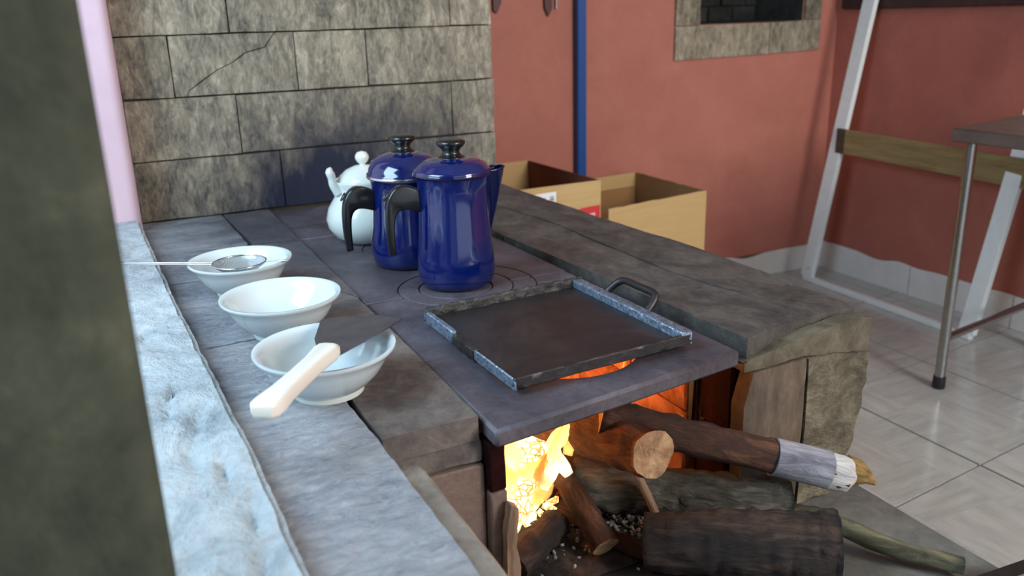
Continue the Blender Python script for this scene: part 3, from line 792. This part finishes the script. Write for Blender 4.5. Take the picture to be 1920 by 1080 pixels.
for loc, e, rad in (((.46, 1.10, .60), 3.0, .03), ((.60, 1.24, .60), 3.0, .03), ((.52, 1.40, .56), 2.5, .05)):
    ld = bpy.data.lights.new('fire_light', 'POINT'); ld.energy = e; ld.color = (1.0, .34, .08); ld.shadow_soft_size = rad
    o = bpy.data.objects.new('fire_light', ld); o.location = loc; COL.objects.link(o)

# =================================================================== GRIDDLE
GZ = .6925
gr = thing('griddle', (.565, 1.08, GZ), 'square black cast-iron griddle with a loop handle, lying on the front of the cooktop', 'griddle')
A, B, Cc, D = Vector((.410, 1.187)), Vector((.700, 1.207)), Vector((.708, .905)), Vector((.420, .886))   # far-left, far-right, near-right, near-left
def quad_in(d):
    c = (A + B + Cc + D) / 4
    return [p + (c - p).normalized() * d for p in (A, B, Cc, D)]
prism('pan', [tuple(p) for p in quad_in(.006)], GZ + .006, GZ + .016, M['iron'], gr, bev=.002)
def rail(name, p, q_, w, z0, z1, amp, seed, mat='iron_rim'):
    d = (q_ - p).normalized(); nrm = Vector((-d.y, d.x)); c = (A + B + Cc + D) / 4
    if nrm.dot(c - p) < 0: nrm = -nrm
    P = [p, q_, q_ + nrm * w, p + nrm * w]
    prism(name, [tuple(x) for x in P], z0, z1, M[mat], gr, bev=.0015, rough=(.008, amp, 90, seed))
rail('rim', A, B, .009, GZ + .008, GZ + .030, .005, 1)
rail('rim', B, Cc, .018, GZ + .008, GZ + .028, .0012, 2, 'iron_highlight')
rail('rim', Cc, D, .007, GZ + .008, GZ + .024, .001, 3, 'iron')
rail('rim', D, D + (A - D) * .40, .0035, GZ + .006, GZ + .0225, .0006, 4, 'iron_highlight')
rail('rim', D + (A - D) * .41, D + (A - D) * .64, .010, GZ + .004, GZ + .020, .004, 5, 'iron')
rail('rim', D + (A - D) * .65, A, .009, GZ + .006, GZ + .025, .0008, 6, 'iron_highlight')
for p in quad_in(.03):
    link('foot', lathe_bm([(0, 0), (.008, 0), (.010, .007), (0, .007)], p.x, p.y, GZ + .0003, 12), M['iron'], gr, 40)
h1, h2 = B + (Cc - B) * .27, B + (Cc - B) * .64
hp = resample([(h1.x - .004, h1.y, GZ + .020), (h1.x + .012, h1.y - .006, GZ + .036), (h1.x + .022, h1.y - .018, GZ + .045), ((h1.x + h2.x) / 2 + .022, (h1.y + h2.y) / 2, GZ + .046),
               (h2.x + .022, h2.y + .014, GZ + .045), (h2.x + .014, h2.y + .004, GZ + .036), (h2.x - .004, h2.y, GZ + .020)], 30)
link('handle', tube_bm(hp, .006, 12), M['iron'], gr, 60)

# =================================================================== BOWLS
def bowl(cx, cy, label, rs=1.0):
    z0 = .7015
    t = thing('bowl', (cx, cy, z0), label, 'bowl', 'white oval-looking serving bowls on the left slabs')
    prof = [(0, .004), (.030, .004), (.036, 0.0), (.042, 0.0), (.044, .006), (.055, .014), (.068, .028), (.076, .042), (.079, .048), (.086, .0545), (.089, .058), (.0885, .0605), (.084, .0605),
            (.078, .055), (.072, .042), (.062, .026), (.046, .012), (.028, .0075), (0, .0065)]
    prof = [(r * rs, z) for r, z in prof]
    link('bowl_body', lathe_bm(prof, cx, cy, z0, 64), M['porcelain'], t, 60)
    link('foot_ring', lathe_bm([(.034 * rs, -.0002), (.045 * rs, -.0002), (.046 * rs, .005), (.040 * rs, .006)], cx, cy, z0, 48), M['porcelain2'], t, 40)
    return t
b3 = bowl(.213, 1.002, 'nearest of the three white bowls, with the spatula laid across it')
b2 = bowl(.207, 1.245, 'middle one of the three white bowls, empty')
b1 = bowl(.186, 1.485, 'farthest of the three white bowls, with the strainer resting on it', .98)
for t in (b1, b2, b3): t['group'] = 'white bowls in a row on the left slabs'

# strainer across the far bowl
zr = .7645
s = thing('strainer', (.15, 1.45, zr), 'small steel wire strainer with a long handle resting on the farthest bowl', 'strainer')
bm = bmesh.new()
sc_ = Vector((.180, 1.452, zr))
pts = [(sc_.x + .044 * math.cos(a), sc_.y + .044 * math.sin(a), zr) for a in [2 * PI * k / 40 for k in range(41)]]
tube_bm(pts, .0016, 8, bm, cap=False); link('hoop', bm, M['wire'], s, 60)
m, t_, b_ = nt('strainer_mesh')
vo = pos_vec(t_, (1, 1, 1)); wv = t_.nodes.new('ShaderNodeTexChecker'); wv.inputs['Scale'].default_value = 700; t_.links.new(vo, wv.inputs['Vector'])
b_.inputs['Base Color'].default_value = rgb(140, 146, 146); b_.inputs['Metallic'].default_value = .9; b_.inputs['Roughness'].default_value = .35
al = math_n(t_, 'ADD', math_n(t_, 'MULTIPLY', wv.outputs['Fac'], .35), .5); t_.links.new(al, b_.inputs['Alpha'])
link('mesh_basket', lathe_bm([(.0435, 0), (.040, -.005), (.033, -.010), (.022, -.0135), (.01, -.015), (0, -.0155)], sc_.x, sc_.y, zr, 36), m, s, 180)
bm = bmesh.new()
ha = Vector((.003, 1.535, zr + .004)); hb = Vector((.138, 1.466, zr)); nn = (hb - ha).normalized().cross(Vector((0, 0, 1))) * .005
tube_bm([hb + nn, ha + nn * .8, ha + (ha - hb).normalized() * .006, ha - nn * .8, hb - nn], .0013, 8, bm); link('handle', bm, M['wire'], s, 60)
bm = bmesh.new(); tube_bm([(.221, 1.436, zr), (.236, 1.428, zr + .001), (.252, 1.419, zr - .001)], .0016, 8, bm); link('rest_hook', bm, M['wire'], s, 60)

# spatula across the near bowl
sp = thing('spatula', (.2, .95, .764), 'wide dark steel spatula with an ivory plastic handle, laid across the nearest bowl', 'spatula')
bm = prism_bm([(.193, .945), (.207, .925), (.260, .968), (.319, 1.022), (.324, 1.030), (.302, 1.064), (.243, 1.090), (.230, 1.088), (.203, 1.01)], 0, .0014)
for v in bm.verts: v.co.z += .7735 - .055 * (v.co.y - .93)
bmesh.ops.triangulate(bm, faces=bm.faces)
link('blade', bm, M['blade'], sp, 30)
ha_ = Vector((.2055, .942)); hd_ = (Vector((.104, .803)) - ha_).normalized(); hn_ = Vector((-hd_.y, hd_.x))
prof = [(-.004, .006), (0, .0135), (.012, .0155), (.045, .0125), (.09, .0125), (.13, .0135), (.155, .0165), (.168, .0160), (.176, .010)]
out = [ha_ + hd_ * a + hn_ * b for a, b in prof] + [ha_ + hd_ * a - hn_ * b for a, b in reversed(prof)]
bm = prism_bm([tuple(p) for p in out], .7660, .7840)
bmesh.ops.bevel(bm, geom=[e for e in bm.edges if abs(e.verts[0].co.z - e.verts[1].co.z) < .001], offset=.0055, segments=3, affect='EDGES', profile=.5)
for v in bm.verts: v.co.z += .004 + .03 * max(0, .93 - v.co.y)
link('handle', bm, M['ivory'], sp, 40)

# =================================================================== COFFEE POTS
def pot(cx, cy, H, r, lidh, label, hang, spout=True, steel=False, hdz=0.0):
    z0 = .6927
    t = thing('coffee_pot', (cx, cy, z0), label, 'coffee pot', 'cobalt enamel coffee pots')
    body = [(0, .001), (r * .84, 0), (r * .93, .004), (r * .99, .014), (r * 1.02, .03), (r * .99, .055), (r * .935, H * .45), (r * .895, H * .7), (r * .89, H * .86), (r * .92, H * .96), (r * .96, H)]
    link('body', lathe_bm(body, cx, cy, z0, 64), M['blue'], t, 60)
    link('rim_band', lathe_bm([(r * .94, H - .004), (r * .995, H - .002), (r * 1.01, H + .001), (r * .99, H + .004), (r * .94, H + .004), (r * .94, H - .004)], cx, cy, z0, 64), M['wire'] if steel else M['blue_dark'], t, 60)
    lid = link('lid', lathe_bm([(r * .99, H + .003), (r * .995, H + .006), (r * .95, H + .009), (r * .93, H + lidh * .35), (r * .84, H + lidh * .62), (r * .66, H + lidh * .82), (r * .42, H + lidh * .95), (0, H + lidh)], cx, cy, z0, 64), M['blue'], t, 60)
    hz = H + lidh - .003
    link('collar', lathe_bm([(0, 0), (.030, -.001), (.030, .001), (.022, .005), (0, .006)], cx, cy, z0 + hz - .0015, 32), M['wire'], lid, 60)
    link('knob', lathe_bm([(.0, 0), (.0235, 0), (.024, .003), (.017, .007), (.0145, .011), (.0165, .017), (.0235, .023), (.0255, .026), (.025, .030), (.018, .033), (0, .034)], cx, cy, z0 + hz, 32), M['plastic'], lid, 60)
    # pistol-shaped bakelite handle: a flat curved grip in the plane of the pot's axis
    d = Vector((math.cos(hang), math.sin(hang), 0)); c = Vector((cx, cy, z0))
    side = d.cross(Vector((0, 0, 1))); k0 = r - .070; kz = H - .192 + hdz
    outl = [(.060, .168), (.078, .176), (.094, .178), (.107, .172), (.117, .158), (.1225, .135), (.1235, .095), (.120, .056), (.109, .058), (.1095, .09), (.108, .115), (.103, .130), (.093, .136), (.078, .134), (.060, .128)]
    fine_ = resample([(a_, b_, 0) for a_, b_ in outl[:8]], 22) + resample([(a_, b_, 0) for a_, b_ in outl[8:]], 18)
    bm = prism_bm([(p.x + k0, p.y + kz) for p in fine_], -.0095, .0095, 'z')
    bmesh.ops.bevel(bm, geom=[e for e in bm.edges if abs(e.verts[0].co.z - e.verts[1].co.z) < .001], offset=.0035, segments=2, affect='EDGES', profile=.5)
    for v in bm.verts: v.co = c + d * v.co.x + Vector((0, 0, v.co.y)) + side * v.co.z
    hd = link('handle', bm, M['plastic'], t, 50)
    # hanging eye of the handle, on its outer bend
    e = c + d * (.1185 + k0) + Vector((0, 0, .160 + kz))
    u = (d + Vector((0, 0, .6))).normalized(); side = d.cross(Vector((0, 0, 1))); v = u.cross(side).normalized()
    bm = bmesh.new()
    tube_bm([e + u * .0015 + side * .0045 * math.cos(a) + v * .008 * math.sin(a) for a in [2 * PI * k / 20 for k in range(21)]], .0012, 6, bm, cap=False)
    link('eyelet', bm, M['plastic'], hd, 60)
    if spout:
        d = Vector((math.cos(hang + PI), math.sin(hang + PI), 0)); side = Vector((-d.y, d.x, 0))
        bm = bmesh.new(); rings = []
        for k in range(11):
            f = k / 10
            z = H * .42 + (H * 1.0 - H * .42) * f
            out = r * .93 + .002 + .029 * f; wd = .006 + .016 * f
            ring = []
            for i in range(9):
                a = -PI / 2 + PI * i / 8
                # V-shaped lip from the body outwards
                ring.append(bm.verts.new(c + d * (r * .86 + (out - r * .86) * math.cos(a) ** .8 if abs(math.cos(a)) > 1e-6 else r * .86) + side * (wd * math.sin(a)) + Vector((0, 0, z + (.004 * math.cos(a) if k == 10 else 0)))))
            rings.append(ring)
        for Ra, Rb in zip(rings, rings[1:]):
            for i in range(8): bm.faces.new((Ra[i], Ra[i + 1], Rb[i + 1], Rb[i]))
        bmesh.ops.solidify(bm, geom=list(bm.faces), thickness=.0018)
        sp_ = link('spout', bm, M['blue'], t, 60)
        lip = [Vector(v_) for v_ in [c + d * (r * .86 + (.028 + .003 + r * .93 - r * .86) * max(0, math.cos(a)) ** .8) + side * (.022 * math.sin(a)) + Vector((0, 0, H + .001 + .004 * math.cos(a))) for a in [-PI / 2 + PI * i / 12 for i in range(13)]]]
        link('lip', tube_bm(lip, .0016, 6), M['blue_dark'], sp_, 60)
    return t
pot(.541, 1.372, .199, .0685, .028, 'taller cobalt blue enamel coffee pot on the burner ring, nearest the griddle', PI - .12)
pot(.512, 1.545, .172, .072, .046, 'cobalt blue enamel coffee pot half hidden behind the taller one, by the white pot', PI - .02, True, True, hdz=.002)

# sugar pot
wz = .6927
wp = thing('sugar_pot', (.492, 1.76, wz), 'squat white porcelain lidded pot with a faint flower print, behind the blue coffee pots', 'pot')
bc = (.492, 1.76)
link('body', lathe_bm([(0, .002), (.045, 0), (.050, .004), (.068, .014), (.082, .034), (.085, .052), (.079, .075), (.066, .095), (.058, .110), (.058, .122), (.064, .132), (.063, .134), (.056, .133), (.053, .120)], bc[0], bc[1], wz, 56), M['porcelain2'], wp, 60)
ld_ = link('lid', lathe_bm([(.054, .128), (.056, .132), (.050, .142), (.036, .154), (.018, .162), (0, .165)], bc[0], bc[1], wz, 48), M['porcelain2'], wp, 60)
link('knob', lathe_bm([(0, 0), (.006, 0), (.006, .004), (.011, .008), (.0145, .015), (.0145, .021), (.010, .028), (0, .031)], bc[0], bc[1], wz + .162, 24), M['porcelain2'], ld_, 60)
for sgn, ang in ((1, PI + .12), (1, .12)):
    d = Vector((math.cos(ang), math.sin(ang), 0)); c = Vector((bc[0], bc[1], wz))
    P = resample([c + d * .058 + Vector((0, 0, .112)), c + d * .068 + Vector((0, 0, .128)), c + d * .071 + Vector((0, 0, .146)), c + d * .074 + Vector((0, 0, .158)), c + d * .070 + Vector((0, 0, .165))], 12)
    link('ear', tube_bm(P, [.012, .011, .010, .0095, .009, .0085, .008, .0085, .009, .009, .007, .003], 12, flat=1.2), M['porcelain2'], wp, 60)
# printed blossoms on the belly
def on_belly(ang, z, rad):
    prof = [(.068, .014), (.082, .034), (.085, .052), (.079, .075), (.066, .095)]
    for (r0_, z0_), (r1_, z1_) in zip(prof, prof[1:]):
        if z0_ <= z <= z1_: rr_ = r0_ + (r1_ - r0_) * (z - z0_) / (z1_ - z0_)
    return Vector((bc[0] + (rr_ + rad) * math.cos(ang), bc[1] + (rr_ + rad) * math.sin(ang), wz + z))
bm = bmesh.new()
for (a0, z) in ((-1.45, .058), (-1.30, .064), (-1.38, .050), (-1.2, .055)):
    for k in range(5):
        aa = a0 + .06 * math.cos(k * 1.257); zz = z + .005 * math.sin(k * 1.257)
        p = on_belly(aa, zz, .0002)
        bmesh.ops.create_icosphere(bm, subdivisions=1, radius=.0032, matrix=Matrix.Translation(p) @ Matrix.Rotation(aa, 4, 'Z') @ Matrix.Diagonal((.15, 1, 1, 1)))
link('flower_print', bm, M['flower'], wp)

# =================================================================== CARDBOARD BOXES
def panel(name, p, q_, z0, z1, th, mat, par, jag=0.0, seed=0):
    p = Vector(p); q_ = Vector(q_); d = (q_ - p); L = d.length; d.normalize(); nrm = Vector((-d.y, d.x))
    n = 14 if jag else 1
    bm = bmesh.new(); top0 = []; top1 = []; bot0 = []; bot1 = []
    for k in range(n + 1):
        s_ = L * k / n; z = z1 + (jag * noise.noise(Vector((s_ * 23, seed, 0))) if jag else 0)
        a = p + d * s_; b = a + nrm * th
        bot0.append(bm.verts.new((a.x, a.y, z0))); top0.append(bm.verts.new((a.x, a.y, z)))
        bot1.append(bm.verts.new((b.x, b.y, z0))); top1.append(bm.verts.new((b.x, b.y, z)))
    for k in range(n):
        bm.faces.new((bot0[k], bot0[k + 1], top0[k + 1], top0[k])); bm.faces.new((bot1[k], top1[k], top1[k + 1], bot1[k + 1]))
        bm.faces.new((top0[k], top0[k + 1], top1[k + 1], top1[k])); bm.faces.new((bot0[k], bot1[k], bot1[k + 1], bot0[k + 1]))
    bm.faces.new((bot0[0], top0[0], top1[0], bot1[0])); bm.faces.new((bot0[n], bot1[n], top1[n], top0[n]))
    return link(name, bm, mat, par, None)
# left box
z1 = .648
x1b = thing('cardboard_box', (1.22, 2.5, 0), 'left of two open cardboard boxes, with white sticker and red print, behind the stove', 'box')
nl, nr, fr, flx = (1.10, 2.27), (1.397, 2.275), (1.383, 2.75), (1.09, 2.745)
panel('side_panel', nl, nr, 0, z1, .004, M['card'], x1b)
panel('side_panel', (nr[0], nr[1] + .004), fr, 0, z1 - .001, .004, M['card_dark'], x1b)
panel('side_panel', fr, flx, 0, z1, .004, M['card'], x1b)
panel('side_panel', flx, (nl[0], nl[1] + .004), 0, z1 - .001, .004, M['card'], x1b)
box('bottom_panel', 1.105, 1.38, 2.28, 2.74, 0.002, .006, M['card'], x1b)
prism('shipping_label', [(1.148, .560), (1.232, .560), (1.234, .630), (1.15, .628)], 2.2690, 2.2698, M['paper'], x1b, 'y')
bm = bmesh.new()
for k in range(9): box_bm(1.212, 1.226, 2.2684, 2.2688, .575 + k * .005, .575 + k * .005 + (.0022 if k % 3 else .0034), bm=bm)
for k in range(4): box_bm(1.165, 1.20 - .004 * (k % 2), 2.2684, 2.2688, .585 + k * .009, .5875 + k * .009, bm=bm)
link('label_print', bm, M['ink'], x1b)
prism('red_mark', [(1.305, .48), (1.392, .48), (1.392, .570), (1.33, .567), (1.305, .56)], 2.2715, 2.2723, M['redink'], x1b, 'y')
prism('red_mark_centre', [(1.345, .535), (1.374, .537), (1.374, .548), (1.345, .545)], 2.2705, 2.2712, M['cream'], x1b, 'y')
# right box
z2 = .552
x2b = thing('cardboard_box', (1.65, 2.5, 0), 'right of two open cardboard boxes, torn top edge, near the red wall', 'box')
nl, nr, fr, flx = (1.425, 2.27), (1.866, 2.341), (1.866, 2.78), (1.425, 2.73)
panel('side_panel', nl, nr, 0, z2, .004, M['card'], x2b, .004, 3)
panel('side_panel', (nr[0], nr[1] + .005), fr, 0, z2 - .001, .004, M['card_brown'], x2b, .003, 8)
panel('side_panel', fr, flx, 0, z2, .004, M['card'], x2b)
panel('side_panel', flx, (nl[0], nl[1] + .005), 0, z2 - .07, .004, M['card_brown'], x2b, .004, 5)
box('bottom_panel', 1.43, 1.86, 2.36, 2.72, .002, .006, M['card'], x2b)
panel('inner_band', (1.44, 2.722), (1.855, 2.767), z2 - .16, z2 - .052, .004, M['card_brown'], x2b, .0)  # darker brown strip across the inside of the far panel

# =================================================================== LEANING FRAME AND TABLE
fr_ = thing('metal_frame', (2.70, 2.30, 0), 'tall white metal frame leaning against the right-hand red wall', 'frame')
def bar(name, p, q_, w, d, mat, par, bev=.0015):
    p = Vector(p); q_ = Vector(q_); ax = (q_ - p); L = ax.length; ax.normalize()
    bm = box_bm(-w / 2, w / 2, -d / 2, d / 2, 0, L, bev)
    x = Vector((0, 1, 0)); x = (x - ax * x.dot(ax)).normalized() if abs(ax.y) < .9 else Vector((1, 0, 0))
    y = ax.cross(x)
    m = Matrix((x, y, ax)).transposed().to_4x4(); m.translation = p
    bmesh.ops.transform(bm, matrix=m, verts=bm.verts)
    return link(name, bm, mat, par, 30)
T = lambda y0, y1, s_: (2.708 + .163 * s_ * 1.2, y0 + (y1 - y0) * s_, .018 + s_ * 1.38)
bar('upright', (2.710, 2.680, .02), (2.896, 2.605, 1.40), .062, .022, M['white_metal'], fr_)
bar('upright', (2.690, 1.880, .02), (2.884, 1.795, 1.40), .062, .022, M['white_metal'], fr_)
bar('bottom_rail', (2.7115, 2.70, .012), (2.688, 1.86, .012), .024, .022, M['white_metal'], fr_)
bar('top_rail', (2.897, 2.62, 1.412), (2.885, 1.78, 1.412), .022, .022, M['white_metal'], fr_)
link('screw', lathe_bm([(0, 0), (.004, 0), (.003, .002), (0, .002)], 0, 0, 0, 10), M['iron'], fr_).location = Vector((2.700, 2.668, .06)) - Vector((2.70, 2.30, 0))
pk = bar('crossboard', (2.777, 2.60, .612), (2.765, 1.80, .597), .012, .10, M['wood_plank'], fr_); pk['label'] = 'weathered wooden board fixed across the frame'
o = bar('board_end', (2.7765, 2.645, .6125), (2.777, 2.60, .612), .013, .101, M['wood_end'], fr_); o['label'] = 'darker wooden end of the crossboard'

tb = thing('table', (2.45, 1.3, 0), 'steel-legged table with a thin brown-grey top at the right edge of the picture', 'table')
prism('tabletop', [(2.175, 1.655), (2.86, 1.785), (2.86, .70), (2.19, .62)], .774, .812, M['tabletop'], tb, bev=.004)
def tleg(x, y, tx=0, ty=0):
    l = link('leg', tube_bm([(x, y, .035), (x + tx, y + ty, .774)], .0155, 20), M['steel'], tb, 60)
    f = link('rubber_foot', tube_bm([(x, y, 0), (x, y, .004), (x, y, .040)], [.017, .0195, .0185], 20), M['rubber'], l, 60)
tleg(2.247, 1.640); tleg(2.81, 1.72); tleg(2.25, .68); tleg(2.81, .74)
link('crossbar', tube_bm([(2.262, 1.642, .165), (2.795, 1.716, .172)], .0125, 16), M['steel'], tb, 60)
link('crossbar', tube_bm([(2.265, .682, .165), (2.795, .738, .172)], .0125, 16), M['steel'], tb, 60)

# hanging tools on the back wall
hk = thing('hanging_knife', (1.514, Yb - .01, 1.139), 'dark tool with a pointed tip hanging on the red wall left of the blue pipe', 'tool')
prism('blade', [(1.514, 1.139), (1.531, 1.165), (1.535, 1.30), (1.498, 1.30), (1.500, 1.17)], Yb - .012, Yb - .007, M['tool'], hk, 'y', bev=.001)
prism('handle', [(1.503, 1.30), (1.530, 1.30), (1.532, 1.42), (1.501, 1.42)], Yb - .020, Yb - .001, M['wood_dark'], hk, 'y', bev=.003)
hk = thing('hanging_skewer', (1.545, Yb - .01, 1.165), 'thin grey steel tool hanging just right of the dark pointed one', 'tool')
link('rod', tube_bm([(1.548, Yb - .008, 1.165), (1.550, Yb - .008, 1.40)], [.0035, .005], 10), M['steel'], hk, 60)
link('loop', tube_bm([(1.550 + .010 * math.sin(a), Yb - .008, 1.41 - .010 * math.cos(a)) for a in [2 * PI * k / 16 for k in range(17)]], .0025, 8), M['steel'], hk, 60)
hk = thing('hanging_ladle', (1.31, Yb - .01, 1.16), 'dark hanging tool next to the corner of the stone-clad wall', 'tool')
prism('blade', [(1.298, 1.165), (1.312, 1.155), (1.330, 1.19), (1.335, 1.30), (1.296, 1.30)], Yb - .012, Yb - .006, M['tool'], hk, 'y', bev=.001)
prism('handle', [(1.304, 1.30), (1.326, 1.30), (1.328, 1.44), (1.302, 1.44)], Yb - .020, Yb - .001, M['wood_dark'], hk, 'y', bev=.003)
